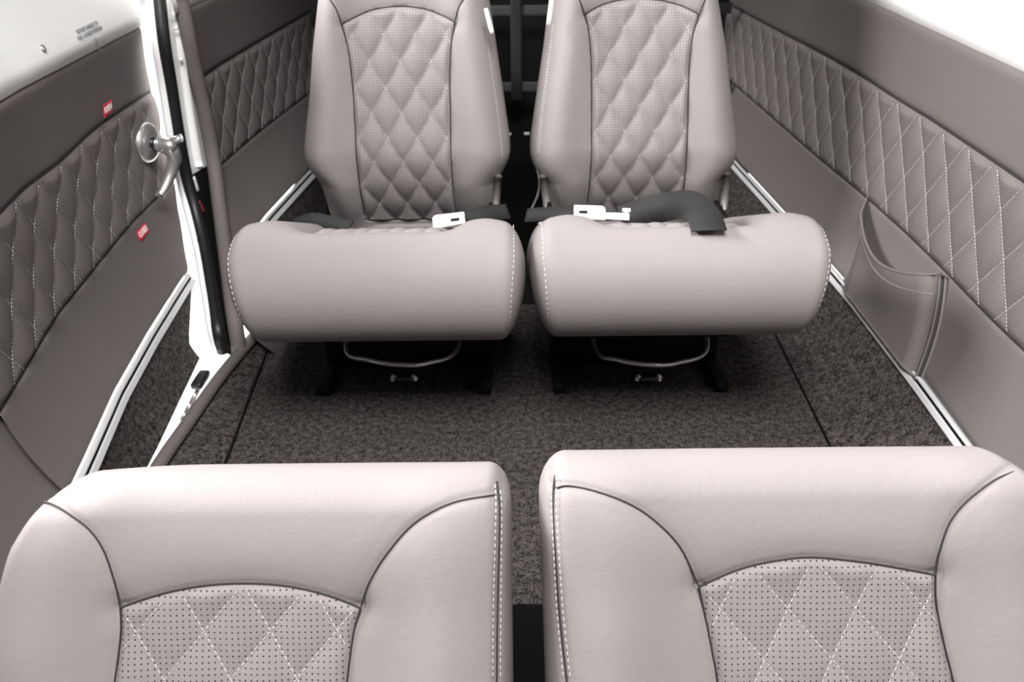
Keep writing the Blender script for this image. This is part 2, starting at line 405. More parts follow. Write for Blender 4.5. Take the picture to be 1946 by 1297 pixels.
for i in range(NU-1):
    a = i*NVv+NVv-1; b = a+NVv; F.append((a, b, b+o_, a+o_)); a = i*NVv; b = a+NVv; F.append((a, a+o_, b+o_, b))
for j in range(NVv-1):
    F.append((j, j+1, j+1+o_, j+o_)); a = (NU-1)*NVv+j; F.append((a, a+o_, a+1+o_, a+1))
mesh('pocket_panel', V, F, M_WALL, pk)
mb = MB(); mb.tube([pocket_pt(u, 1)[0]-pocket_pt(u, 1)[1]*.002 for u in np.linspace(0, 1, 40)], .0028, 8); mb.build('hem', M_WALL, pk)
mb = MB(); ps = [pocket_pt(u, .80) for u in np.linspace(.05, .97, 60)]; stitches(mb, [p+n*.0003 for p, n in ps], [n for p, n in ps], r=.0005); mb.build('stitching', M_THREAD, pk)
mb = MB(); ps = [pocket_pt(1, v) for v in np.linspace(0, 1, 20)]
mb.tube([p+Vector((0, -.003, 0)) for p, n in ps], .0035, 8); mb.tube([p-n*.006+Vector((0, -.010, 0)) for p, n in ps], .003, 8)
mb.build('edge_fold', M_WALL, pk)
mb = MB(); mb.tube([p-n*.001+Vector((0, -.0065, 0)) for p, n in ps], .003, 6); mb.build('edge_gap', M_SEAM, pk)
# ================================================================== DOOR (left, slightly ajar)
door = thing('door_1', (-.76, 1.4, 0), 'left cabin door standing slightly ajar, grey quilted leather below white paint', None, None, 'structure')
ep = [(262, 0), (268, 50), (278, 130), (287, 170), (300, 240), (322, 320), (333, 350), (345, 430), (360, 520), (367, 547), (378, 600), (389, 652)]
eh = [hit(a, b, XD) for a, b in ep]
ez = [p.z for p in eh][::-1]; ey = [p.y for p in eh][::-1]
yend = lambda z: np.interp(z, ez, ey)
DY0 = .93
dqb = smoothtab(extend(yz([(45, 710), (100, 615), (190, 500), (250, 425), (330, 347)], XD), DY0, 2.1))
dqt = smoothtab(extend(yz([(0, 408), (30, 375), (60, 350), (125, 302), (175, 250), (230, 212), (285, 176)], XD), DY0, 2.1))
dww = smoothtab(extend(yz([(0, 192), (60, 158), (90, 142), (130, 122), (200, 85), (268, 50)], XD), DY0, 2.1), w=.03)
zdb, zdt, zdw = f_(dqb), f_(dqt), f_(dww)
band('lower_panel', XD, const(DY0), yend, const(.138), zdb, -1, M_WALL, door, 60, 26, tuck=.003)
band('upper_panel', XD, const(DY0), yend, zdt, zdw, -1, M_WALL, door, 60, 16, tuck=.003)
wall_quilt(XD, -1, const(DY0), yend, zdb, zdt, door, .0925, .128, 1.24, 300, 76, A=.009)
seamline('seam', XD, -1, [(y, zdb(y)) for y in np.linspace(DY0, yend(.29), 50)], door)
seamline('seam', XD, -1, [(y, zdt(y)) for y in np.linspace(DY0, yend(.51), 50)], door)
band('window_frame', XD, const(DY0), yend, zdw, lambda y: zdw(y)+.30, -1, M_WHITE, door, 40, 14, off=.002)
def xrow(t):
    return t
# carpeted kick section of the door
V = []; NK = 50; NJ = 10
for i in range(NK):
    for j in range(NJ):
        v = j/(NJ-1); z = .012+(.118-.012)*v; y = DY0+(yend(z)-DY0)*i/(NK-1)
        xb = float(np.interp(y, [.9, 1.2, 1.34, 1.56], [-.634, -.644, -.653, -.667]))
        V.append((xb+(float(XD(y, .12))-xb)*v**.8, y, z))
mesh('carpet_kick_panel', V, gridfaces(NK, NJ), M_CARPET, door)
# door outer skin and edge so that it has real thickness
V = []; zz = np.linspace(.012, 1.0, 40)
for z in zz:
    y = yend(z) if z > .13 else yend(z); x = float(XD(y, max(z, .12))) if z > .12 else -.64+(-.06)*z/.12
    for dx, dy in ((.001, 0), (-.012, .003), (-.045, 0), (-.05, -.02)): V.append((x+dx, y+dy, z))
mesh('door_edge', V, gridfaces(len(zz), 4, flip=True), M_WHITE, door)
rd = rails('trim_2', XD, DY0, yend(.128)-.002, -1, 'twin aluminium rail along the foot of the left door')
# handle
hp = hit(270, 270, XD); hn = normal(XD, hp.y, hp.z, -1)
hd = thing('door_handle', hp-door.location); hd.parent = door
zz_ = (hn+Vector((0, -.22, 0))).normalized(); hp = hp+hn*.011; xx_ = Vector((0, 1, 0)); xx_ = (xx_-zz_*xx_.dot(zz_)).normalized(); yy_ = zz_.cross(xx_).normalized()
if yy_.z < 0: yy_ = -yy_; 
HM = Matrix(((xx_.x, yy_.x, zz_.x, hp.x), (xx_.y, yy_.y, zz_.y, hp.y), (xx_.z, yy_.z, zz_.z, hp.z), (0, 0, 0, 1)))
mb = MB(); mb.lathe([(.002, .012), (.022, .011), (.033, .009), (.040, .006), (.042, .001), (.042, -.012)], HM, 40); mb.build('rosette', M_CHROME, hd)
mb = MB(); mb.lathe([(.0125, .010), (.0125, .034)], HM, 24); mb.build('spindle_seal', M_BLACK, hd)
mb = MB()
mb.lathe([(.015, .024), (.0165, .028), (.0165, .052), (.014, .060), (.008, .063), (.001, .0635)], HM, 28)
lev = catmull([HM@(Vector(q)-Vector((0, 0, .004))) for q in ((.0, .0, .042), (.006, -.014, .054), (.006, -.034, .055), (-.004, -.060, .050), (-.022, -.084, .044), (-.040, -.098, .040))], 8)
n_ = len(lev); mb.tube(lev, [.0185-.0100*(i/(n_-1))**.8 for i in range(n_)], 12, flat=1.0)
mb.tube([HM@Vector(q) for q in ((.0, .004, .05), (.012, .010, .060), (.018, .012, .064))], [.011, .0085, .008], 12)
mb.build('lever', M_CHROME, hd)
mb = MB(); mb.lathe([(.0075, 0), (.0085, .001), (.0085, .004), (.006, .005), (.001, .0052)], HM@Matrix.Translation((.018, .012, .064))@Matrix.Rotation(.9, 4, 'Y'), 16); mb.build('lock_cap', M_ALU, hd)
# placards
def on(X, px, py, side, rot=0):
    p = hit(px, py, X); n = normal(X, p.y, p.z, side); t = Vector((0, 1, 0)); t = (t-n*t.dot(n)).normalized()
    if side > 0: t = -t
    up = n.cross(t).normalized(); c, s = math.cos(rot), math.sin(rot); t, up = t*c+up*s, up*c-t*s
    return Matrix(((t.x, up.x, n.x, p.x), (t.y, up.y, n.y, p.y), (t.z, up.z, n.z, p.z), (0, 0, 0, 1)))
for (px, py, txt, w_, h_) in ((202, 206, 'OPEN', .040, .022), (269, 441, 'CLOSED', .052, .020)):
    Mx = on(XD, px, py, -1, 0); mb = MB()
    mb.prism([(-w_/2, -h_/2), (w_/2, -h_/2), (w_/2, h_/2), (-w_/2, h_/2)], Mx@Matrix.Translation((0, 0, .0024)), .0015)
    pl = thing('placard', Vector(Mx.translation)-door.location); pl.parent = door; pl['label'] = 'red %s placard with white letters' % txt
    mb.build('backing', M_RED, pl, False)
    text_mesh('lettering', txt, .0175, Mx@Matrix.Translation((0, 0, .0036)), M_PWHITE, pl, sx=.82 if txt == 'OPEN' else .70)
Mx = on(XD, 167, 62, -1, 0)
pl = thing('placard', Vector(Mx.translation)-door.location); pl.parent = door; pl['label'] = 'small grey lettering and arrow on the white paint'
text_mesh('lettering', 'ROTATE HANDLE TO\nFULL LOCKED POSITION', .0095, Mx@Matrix.Translation((0, .003, .004)), M_INK, pl, depth=.0002, sx=1.0)
mb = MB(); AM = Mx@Matrix.Translation((.004, -.024, .004))@Matrix.Rotation(math.radians(-25), 4, 'Z')@Matrix.Scale(1.4, 4)
out = [(-.002, .008), (.002, .008), (.002, -.001), (.0045, -.001), (0, -.008), (-.0045, -.001), (-.002, -.001)]
mb.tube([AM@Vector((x, y, 0)) for x, y in out], .0006, 5, closed=True); mb.build('arrow', M_INK, pl)
Mx = on(XD, 78, 93, -1); mb = MB(); mb.lathe([(.006, .002), (.006, .004), (.004, .006), (.001, .0065)], Mx, 20); mb.build('screw', M_CHROME, door)
# ================================================================== AFT LEFT WALL + DOOR JAMB
wl = thing('wall_left', (-.69, 2.0, 0), 'left cabin sidewall behind the door, grey leather with quilted band', None, None, 'structure')
jp = [(338, -10), (352, 60), (366, 130), (385, 210), (402, 300), (415, 400), (428, 500), (440, 590), (449, 650), (455, 690)]
XC = lambda y, z: XA(y, np.maximum(z, .085))
jh = [hit(a, b, XC) for a, b in jp]
ystart = lambda z: np.interp(z, [p.z for p in jh][::-1], [p.y for p in jh][::-1])
AY1 = 2.75
aqb = smoothtab(extend(yz([(398, 333), (440, 298), (480, 262), (570, 192)], XA), 1.4, AY1))
aqt = smoothtab(extend(yz([(362, 165), (400, 138), (460, 100), (575, 32)], XA), 1.4, AY1))
zab, zat = f_(aqb), f_(aqt); a1 = hit(335, 27, XA); a2 = hit(390, 8, XA)
zaw = lambda y: a1.z+0*y
band('lower_panel', XA, ystart, const(AY1), const(.138), zab, -1, M_WALL, wl, 50, 26, tuck=.003)
band('upper_panel', XA, ystart, const(AY1), zat, zaw, -1, M_WALL, wl, 50, 16, tuck=.003)
wall_quilt(XA, -1, ystart, const(AY1), zab, zat, wl, .0925, .128, 1.80, 320, 76, A=.0075)
seamline('seam', XA, -1, [(y, zab(y)) for y in np.linspace(ystart(.29), AY1, 50)], wl)
seamline('seam', XA, -1, [(y, zat(y)) for y in np.linspace(ystart(.51), AY1, 50)], wl)
band('window_frame', XA, const(a1.y), const(AY1), zaw, lambda y: zaw(y)+.22, -1, M_WHITE, wl, 40, 10, off=.0)
kick('carpet_kick_panel', lambda y: float(XA(y, .12)), .118, lambda y: XLs(y)-.0, 1.74, AY1, wl)
band('lower_corner', lambda y, z: XA(y, z)*(1-np.clip(.09-z, 0, 1)*.0), ystart, const(1.9), const(-.03), const(.14), -1, M_WALL, wl, 20, 14, tuck=0)
rails('trim_3', XA, 1.64, AY1, -1, 'twin aluminium rail along the foot of the left wall behind the door')
jamb = thing('door_frame', (-.68, 1.65, 0), 'left door frame with padded leather edge and black rubber seal', None, None, 'structure')
mb = MB(); J = catmull([(p.x+.004, p.y-.002, p.z) for p in jh], 6); mb.tube(J, .0165, 14); mb.build('padded_edge', M_WALL, jamb)
sp = [(300, -20), (311, 80), (324, 160), (338, 250), (353, 330), (371, 400), (388, 470), (402, 550), (413, 620), (420, 652), (424, 668)]
XS = lambda y, z: XC(y, z)-.022
sh = [hit(a, b, XS) for a, b in sp]
mb = MB(); mb.tube(catmull(sh, 6), .0135, 14); mb.build('rubber_seal', M_BLACK, jamb)
mp = [(285, -20), (297, 80), (310, 160), (324, 250), (341, 330), (358, 400), (376, 470), (390, 550), (402, 620), (409, 655)]
XM = lambda y, z: XC(y, z)-.036
mh = [hit(a, b, XM) for a, b in mp]
mb = MB(); mb.tube(catmull(mh, 6), .011, 10); mb.build('metal_flange', M_WHITE, jamb)
XQ = lambda y, z: XC(y, z)-.014
mb = MB(); mb.tube(catmull([hit(a, b, XQ) for a, b in [(325, -10), (337, 70), (350, 150), (363, 230), (378, 315)]], 6), .010, 8); mb.build('inner_flange', M_WHITE, jamb)
def jpanel(nm, mat, y0, y1, o1=.02):
    V = []
    for a, b in zip(catmull(sh, 6), resample(J, .01)*3):
        pass
    zs = np.linspace(y0, y1, 30); SA = catmull(sh, 6); JA = J
    for z in zs:
        p = Vector([np.interp(z, [q.z for q in SA][::-1], [q[k] for q in SA][::-1]) for k in range(3)])
        q = Vector([np.interp(z, [q.z for q in JA][::-1], [q[k] for q in JA][::-1]) for k in range(3)])
        V += [p+Vector((-.004, .004, 0)), q+Vector((-.012, .004, 0)), q+Vector((-.03, .03, 0))]
    mesh(nm, V, gridfaces(30, 3), mat, jamb)
zj = hit(378, 325, XQ).z
jpanel('jamb_panel', M_DARK, .0, zj); jpanel('jamb_panel', M_WHITE, zj, .85)
for px, py in ((323, 52), (333, 112)):
    Mx = on(XQ, px+3, py, -1); mb = MB(); mb.lathe([(.004, .006), (.004, .011), (.002, .013), (.0005, .0132)], Mx, 12); mb.build('rivet', M_ALU, jamb)
Mx = on(XQ, 368, 350, -1); mb = MB(); mb.box((0, 0, .004), .010, .034, .008, None, .002)
mb.V = [tuple(Mx@Vector(v)) for v in mb.V]; mb.build('latch_plate', M_ALU, jamb)
Mx = on(XQ, 379, 393, -1); mb = MB(); mb.box((0, 0, .004), .010, .028, .008, None, .002)
mb.V = [tuple(Mx@Vector(v)) for v in mb.V]; mb.build('red_tab', simple('dark_red', (.12, .01, .015), .5), jamb)
Mx = on(XM, 374, 465, -1); mb = MB(); mb.box((0, 0, .012), .009, .020, .006, None, .001)
mb.V = [tuple(Mx@Vector(v)) for v in mb.V]; mb.build('striker_slot', M_DARK, jamb)
# sill
sill = thing('door_sill', (-.6, 1.35, 0), 'left door sill with grey rounded edge trim and metal scuff plate', None, None, 'structure')
sc_ = [hitz(a, b, .022) for a, b in ((250, 985), (300, 888), (360, 800), (420, 715), (483, 640), (530, 590))]
mb = MB(); mb.tube(catmull(sc_, 8), .0125, 14); mb.build('edge_trim', M_WALL, sill)
mb = MB(); out = []; 
V = []
for i, p in enumerate(resample(catmull(sc_, 8), .02)):
    V += [(p.x-.004, p.y, .014), (p.x-.020, p.y+.004, .012), (p.x-.024, p.y+.004, -.02)]
mesh('scuff_plate', V, gridfaces(len(V)//3, 3), M_ALU, sill)
g = [hitz(376, 742, .016), hitz(346, 800, .016)]
mb = MB(); d_ = (g[0]-g[1]); mb.box((g[0]+g[1])/2, .010, d_.length, .004, Matrix.Rotation(math.atan2(-d_.x, d_.y), 3, 'Z'), .001); pt_ = mb.build('strike_plate', M_CHROME, sill)
for t in (.2, .55, .85):
    mb = MB(); mb.lathe([(.0035, 0), (.0035, .003), (.002, .005), (.0005, .0052)], Matrix.Translation(g[0].lerp(g[1], t)+Vector((0, 0, .002))), 12); mb.build('screw', M_ALU, pt_)
pa = hitz(385, 722, .02); mb = MB(); mb.box(pa+Vector((-.004, 0, .0)), .022, .055, .014, Matrix.Rotation(-.05, 3, 'Z'), .003); mb.build('latch_block', M_BLACK, sill)
V = []
for y in np.linspace(.9, 1.72, 30):
    tx = float(np.interp(y, [p.y for p in sc_], [p.x for p in sc_])); V += [(XLs(y), y, .0), ((XLs(y)+tx)/2, y, .006), (tx+.002, y, .010)]
mesh('carpet_strip', V, gridfaces(30, 3), M_CARPET, sill)
mb = MB(); mb.tube([(XLs(y), y, .003) for y in np.linspace(.87, 2.75, 30)], .0028, 6); mb.build('carpet_seam', M_DARK, sill)
# forward left panel (edge just in view)
wf = thing('wall_front_left', (-.71, .7, 0), 'forward left side panel in quilted grey leather', None, None, 'structure')
fe = [hit(a, b, XP) for a, b in ((0, 640), (25, 690), (45, 740), (75, 820), (107, 893), (150, 990))]
ypend = lambda z: (np.interp(z, [p.z for p in fe][::-1], [p.y for p in fe][::-1]))
band('lower_panel', XP, const(.3), ypend, const(.02), const(.30), -1, M_WALL, wf, 40, 24, tuck=.003)
wall_quilt(XP, -1, const(.3), ypend, const(.30), const(.51), wf, .0925, .128, .90, 200, 70, A=.007)
band('upper_panel', XP, const(.3), ypend, const(.51), const(.65), -1, M_WALL, wf, 40, 10, tuck=.003)
V = []
for p in catmull(fe, 6): V += [(p.x+.002, p.y-.004, p.z), (p.x+.003, p.y, p.z), (p.x-.002, p.y+.003, p.z), (p.x-.03, p.y+.003, p.z)]
mesh('edge_return', V, gridfaces(len(V)//4, 4, flip=True), M_WALL, wf)
# ================================================================== REAR / ADDED ROOF AND FRONT LIGHT BLOCKS
def quadwall(name, pts, mat, label, th=.02):
    a, b, c, d = [Vector(p) for p in pts]; n = (b-a).cross(d-a).normalized()*th
    V = [a, b, c, d, a+n, b+n, c+n, d+n]; F = [(0, 3, 2, 1), (4, 5, 6, 7), (0, 1, 5, 4), (1, 2, 6, 5), (2, 3, 7, 6), (3, 0, 4, 7)]
    o = mesh(name, V, F, mat, None, False); tag(o, label, None, None, 'structure'); return o
quadwall('wall_back', ((-.9, 2.8, -.05), (.9, 2.8, -.05), (.9, 2.8, 1.35), (-.9, 2.8, 1.35)), M_DARK, 'dark rear bulkhead of the baggage bay')
quadwall('roof_light_block', ((-.8, 1.55, 1.15), (.8, 1.55, 1.15), (.8, 2.8, 1.15), (-.8, 2.8, 1.15)), M_DARK, 'unseen dark slab added over the baggage bay to darken the rear')  # out-of-view slab added to keep light off the rear
quadwall('front_light_block', ((-.75, -.62, -.05), (-.75, -.62, .8), (.75, -.62, .8), (.75, -.62, -.05)), M_DARK, 'unseen dark panel added behind the camera to block low front light')  # out-of-view panel added to stop low light from the front
# ================================================================== SEATS
def frame_from(origin, up, fwd):
    up = Vector(up).normalized(); f = Vector(fwd); f = (f-up*f.dot(up)).normalized(); x = up.cross(f).normalized()
    # local: x lateral (to the picture's right), y up the back, z out of the face
    if x.x < 0: x = -x
    return Matrix(((x.x, up.x, f.x, origin[0]), (x.y, up.y, f.y, origin[1]), (x.z, up.z, f.z, origin[2]), (0, 0, 0, 1)))
def backrest(root, M, H, T, hw, seams, ins, quilt, res, bolster, corner, stitch_lines=(), perf=True, sc_r=.0005, edges=None, dashlen=.0042, under=0, droop=0):
    """M local frame (x lateral, y up, z out of face). hw(q): (left,right) half widths. ins: dict(lo,hi tables & arch table)"""
    Mi = M.inverted()
    def loc(px, py):
        r = ray(px, py); a = Mi@CAM; b = Mi.to_3x3()@r; t = -a.z/b.z; q = a+b*t; return (q.x, q.y)
    L = [hw(0)[0]]
    sl = [[tuple(v[:2]) for v in catmull([(*loc(*p), 0) for p in s], 8)] for s in seams]
    arch = sorted([loc(*p) for p in ins['arch']]); A_ = catmull([(a, b, 0) for a, b in arch], 8); ax = [v[0] for v in A_]; ay = [v[1] for v in A_]
    def side(pts):
        P = sorted([loc(*p) for p in pts], key=lambda t: t[1]); s = (P[1][0]-P[0][0])/(P[1][1]-P[0][1])
        P.insert(0, (P[0][0]-s*.3*(P[0][1]-ins['q0']), ins['q0'])) if P[0][1] > ins['q0'] else None
        C = catmull([(b, a, 0) for a, b in P], 6); return [c[0] for c in C], [c[1] for c in C]
    lq, lx = side(ins['left']); rq, rx = side(ins['right'])
    xl = lambda q: np.interp(q, lq, lx); xr = lambda q: np.interp(q, rq, rx)
    W = .2
    def zoff(x, q, s):   # face relief; s = normalised lateral -1..1
        b = bolster*np.exp(-((np.abs(s)-.74)/.2)**2)*(1-.55*sm(H-.16, H-.03, q))
        b = b+.010*np.exp(-((q-(H-.06))/.05)**2)
        b = b-under*np.clip((.19-q)/.19, 0, 1)**1.6
        return b
    nx, ny, nz = int(2*W/res), int(H/res), 14
    V, F, flat_ = rbox(W, H/2, T/2, (corner[0], corner[1], T/2*.98), nx, ny, nz)
    q = V[:, 1]+H/2; s = V[:, 0]/W
    hl = np.array([hw(t)[0] for t in np.linspace(0, H, 60)]); hr = np.array([hw(t)[1] for t in np.linspace(0, H, 60)])
    qq = np.linspace(0, H, 60); x = np.where(s < 0, s*np.interp(q, qq, hl), s*np.interp(q, qq, hr))
    q = q-droop*np.clip((-s-.35)/.65, 0, 1)**2*sm(H-.25, H, q)
    wz = np.clip((V[:, 2]+T/2)/T, 0, 1)**1.5
    z = V[:, 2]-T/2+zoff(x, q, s)*wz
    P2 = np.stack([x, q], 1); front = V[:, 2] > 0
    for S_ in sl: z -= np.where(front, .0028*np.exp(-(polydist(P2, S_)/.003)**2)+.0025*np.exp(-(polydist(P2, S_)/.014)**2), 0)
    inside = (x > xl(q)+.004) & (x < xr(q)-.004) & (q < np.interp(x, ax, ay)-.004) & front & (q > ins['q0'])
    z -= np.where(inside, .014, 0)
    L3 = np.stack([x, q, z], 1); M3 = np.array(M)
    Wd = L3@M3[:3, :3].T+M3[:3, 3]
    sh = mesh('backrest', Wd, F, M_LEA, root)
    def face(x, q):
        hl_, hr_ = np.interp(q, qq, hl), np.interp(q, qq, hr); s = x/(hl_ if x < 0 else hr_)
        # follow the rounded-box mapping
        fx = np.array([[np.clip(s, -1, 1)*W, q-H/2, T/2]]); m = rmap(fx, W, H/2, T/2, (corner[0], corner[1], T/2*.98))[0]
        x2 = m[0]/W*(hl_ if x < 0 else hr_); z = m[2]-T/2+float(zoff(x2, m[1]+H/2, m[0]/W))*((m[2]+T/2)/T)**1.5
        return Vector((x2, m[1]+H/2, z))
    to = lambda v: M@v
    # quilted insert
    Wq, Hq, px0, q00, shear = quilt
    o0 = loc(px0, q00)
    ab = lambda x, q: ((x-o0[0]-shear*(q-o0[1]))/Wq+(q-o0[1])/Hq, (x-o0[0]-shear*(q-o0[1]))/Wq-(q-o0[1])/Hq)
    NU_ = int(.22/res*1.2); NV_ = int((np.mean(ay)-ins['q0'])/res); V = []; UV = []
    for i in range(NU_):
        u = i/(NU_-1)
        for j in range(NV_):
            v = j/(NV_-1); qv = ins['q0']+(ay[len(ay)//2]-ins['q0'])*v
            for _ in range(3):
                xv = xl(qv)+(xr(qv)-xl(qv))*u; qv = ins['q0']+(np.interp(xv, ax, ay)-ins['q0'])*v
            xv = float(xv); qv = float(qv)
            b = face(xv, qv); ed = min(xv-xl(qv), xr(qv)-xv, np.interp(xv, ax, ay)-qv)
            a_, b_ = ab(xv, qv); h = float(puff(a_, b_, quilt_amp))*float(sm(0, .012, ed))-.004*math.exp(-(ed/.003)**2)-.0015
            V.append(to(b+Vector((0, 0, h)))); UV.append((xv, qv))
    mesh('quilted_insert', V, gridfaces(NU_, NV_), M_PERF if perf else M_LEA, sh, True, UV)
    mb = MB(); nrm = (M.to_3x3()@Vector((0, 0, 1))).normalized()
    for fam in (1, -1):
        for k in range(-12, 13):
            pts = []
            def fl():
                if len(pts) > 3: stitches(mb, pts, [nrm]*len(pts), r=sc_r, dash=dashlen)
                pts.clear()
            for qv in np.arange(ins['q0']+.002, max(ay), .003):
                xv = o0[0]+Wq*(k-fam*(qv-o0[1])/Hq)+shear*(qv-o0[1])
                if xl(qv)+.003 < xv < xr(qv)-.003 and qv < np.interp(xv, ax, ay)-.003:
                    pts.append(to(face(xv, qv)+Vector((0, 0, -.0012))))
                else: fl()
            fl()
    mb.build('quilt_stitching', M_THREAD, sh)
    for line in stitch_lines:
        mb = MB()
        pts = [to(face(*p)+Vector((0, 0, .0002))) for p in [tuple(v[:2]) for v in resample([Vector((*loc(*p), 0)) for p in line], .006)]]
        stitches(mb, pts, [nrm]*len(pts), r=sc_r, dash=dashlen)
        mb.build('edge_stitching', M_THREAD, sh)
    mb = MB()
    for S_ in sl: mb.tube([to(face(*p)+Vector((0, 0, -.0042))) for p in S_ if -.975*hw(p[1])[0] < p[0] < .975*hw(p[1])[1]], .0009 if res < .003 else .0014, 6)
    mb.build('seam_shade', M_SEAM, sh)  # thin dark tubes standing for the shade in the seam folds
    return sh, face, to, loc
quilt_amp = .0034
def tabf(lq, l, r): return lambda q: (float(np.interp(q, lq, l)), float(np.interp(q, lq, r)))
# ---- near seats (reclined)
UPN = Vector((0, math.sin(PITCH), math.cos(PITCH))); UPN = Vector((0, .515, .857))
FN = Vector((0, -.857, .515))
def near_seat(name, cx, label, seams, arch, left, right, hw, q, stl, group):
    H = .56; org = CAM+FW*.715 + UPN*(-.118-(H-.010)+(.007 if cx > 0 else -.003))
    org = Vector((cx, org.y, org.z))
    root = thing(name, (cx, org.y-.12, 0), label, 'seat', group)
    M = frame_from(org, UPN, FN)
    sh, face, to, loc = backrest(root, M, H, .10, hw, seams, dict(arch=arch, left=left, right=right, q0=.16), q, .0026, .020, (.020, .036), stl, sc_r=.00045, droop=.006 if cx < 0 else 0)
    # base cushion and frame, mostly below the picture
    V, F, _ = rbox(.225, .24, .06, (.05, .06, .058), 24, 24, 10); V = V+np.array([cx, org.y-.16, .25]); mesh('seat_cushion', V, F, M_LEA, root)
    mb = MB()
    for sx in (-1, 1):
        mb = MB(); mb.tube([(cx+sx*.17, org.y-.33, 0), (cx+sx*.17, org.y-.33, .22), (cx+sx*.17, org.y+.04, .22), (cx+sx*.17, org.y+.04, 0)], .012, 8)
        mb.build('leg_frame', M_DARK, root)
    return root
HQ = [0, .12, .3, .42, .50, .56]
LS = near_seat('front_seat', -.213, 'front seat at the picture\'s lower left, reclined grey leather backrest with perforated quilted centre',
    [[(232, 1153), (225, 1100), (210, 1042), (183, 1000), (140, 970), (95, 953), (60, 950)],
     [(685, 1157), (702, 1108), (737, 1050), (790, 990), (860, 952), (945, 937)],
     [(232, 1153), (290, 1134), (345, 1120), (405, 1111), (465, 1108), (525, 1111), (580, 1120), (640, 1138), (685, 1157)],
     [(954, 893), (952, 1000), (947, 1150), (945, 1290), (944, 1350)],
     [(232, 1153), (231, 1200), (225, 1250), (218, 1300), (208, 1380)], [(685, 1157), (672, 1200), (664, 1250), (658, 1300), (648, 1380)]],
    [(228, 1154), (345, 1120), (465, 1108), (580, 1120), (688, 1158)],
    [(232, 1150), (231, 1200), (225, 1250), (218, 1300), (208, 1380)], [(687, 1150), (672, 1200), (664, 1250), (658, 1300), (648, 1380)],
    tabf([0, .30, .40, .47, .50, .52, .54, .56], [.27, .27, .258, .238, .228, .216, .203, .185], [.211]*8), (.0570, .083, 465, 1108, .16), [[(947, 900), (943, 1000), (938, 1150), (937, 1290)], [(962, 915), (960, 1000), (956, 1150), (954, 1290)]], 'front seats')
RS = near_seat('front_seat', .250, 'front seat at the picture\'s lower right, reclined grey leather backrest with perforated quilted centre',
    [[(1328, 1116), (1290, 1038), (1240, 985), (1190, 952), (1130, 930), (1080, 921), (1052, 926)],
     [(1775, 1092), (1779, 1045), (1795, 990), (1830, 945), (1880, 910), (1938, 888)],
     [(1328, 1116), (1400, 1083), (1465, 1066), (1540, 1058), (1640, 1068), (1710, 1080), (1775, 1092)],
     [(1045, 890), (1049, 1000), (1060, 1150), (1076, 1290), (1082, 1350)],
     [(1328, 1116), (1345, 1190), (1357, 1250), (1365, 1297), (1372, 1380)], [(1775, 1092), (1780, 1150), (1796, 1230), (1812, 1300), (1822, 1380)]],
    [(1326, 1117), (1400, 1083), (1465, 1066), (1540, 1058), (1640, 1068), (1778, 1092)],
    [(1327, 1110), (1345, 1190), (1357, 1250), (1365, 1300), (1372, 1380)], [(1775, 1088), (1780, 1150), (1796, 1230), (1812, 1300), (1822, 1380)],
    tabf([0, .30, .40, .47, .50, .52, .54, .56], [.221, .222, .224, .226, .227, .227, .226, .224], [.26, .26, .25, .24, .232, .222, .207, .19]), (.0580, .089, 1540, 1058, -.20), [[(1052, 890), (1056, 1000), (1067, 1150), (1083, 1290)], [(1038, 905), (1043, 1000), (1053, 1150), (1069, 1290)]], 'front seats')
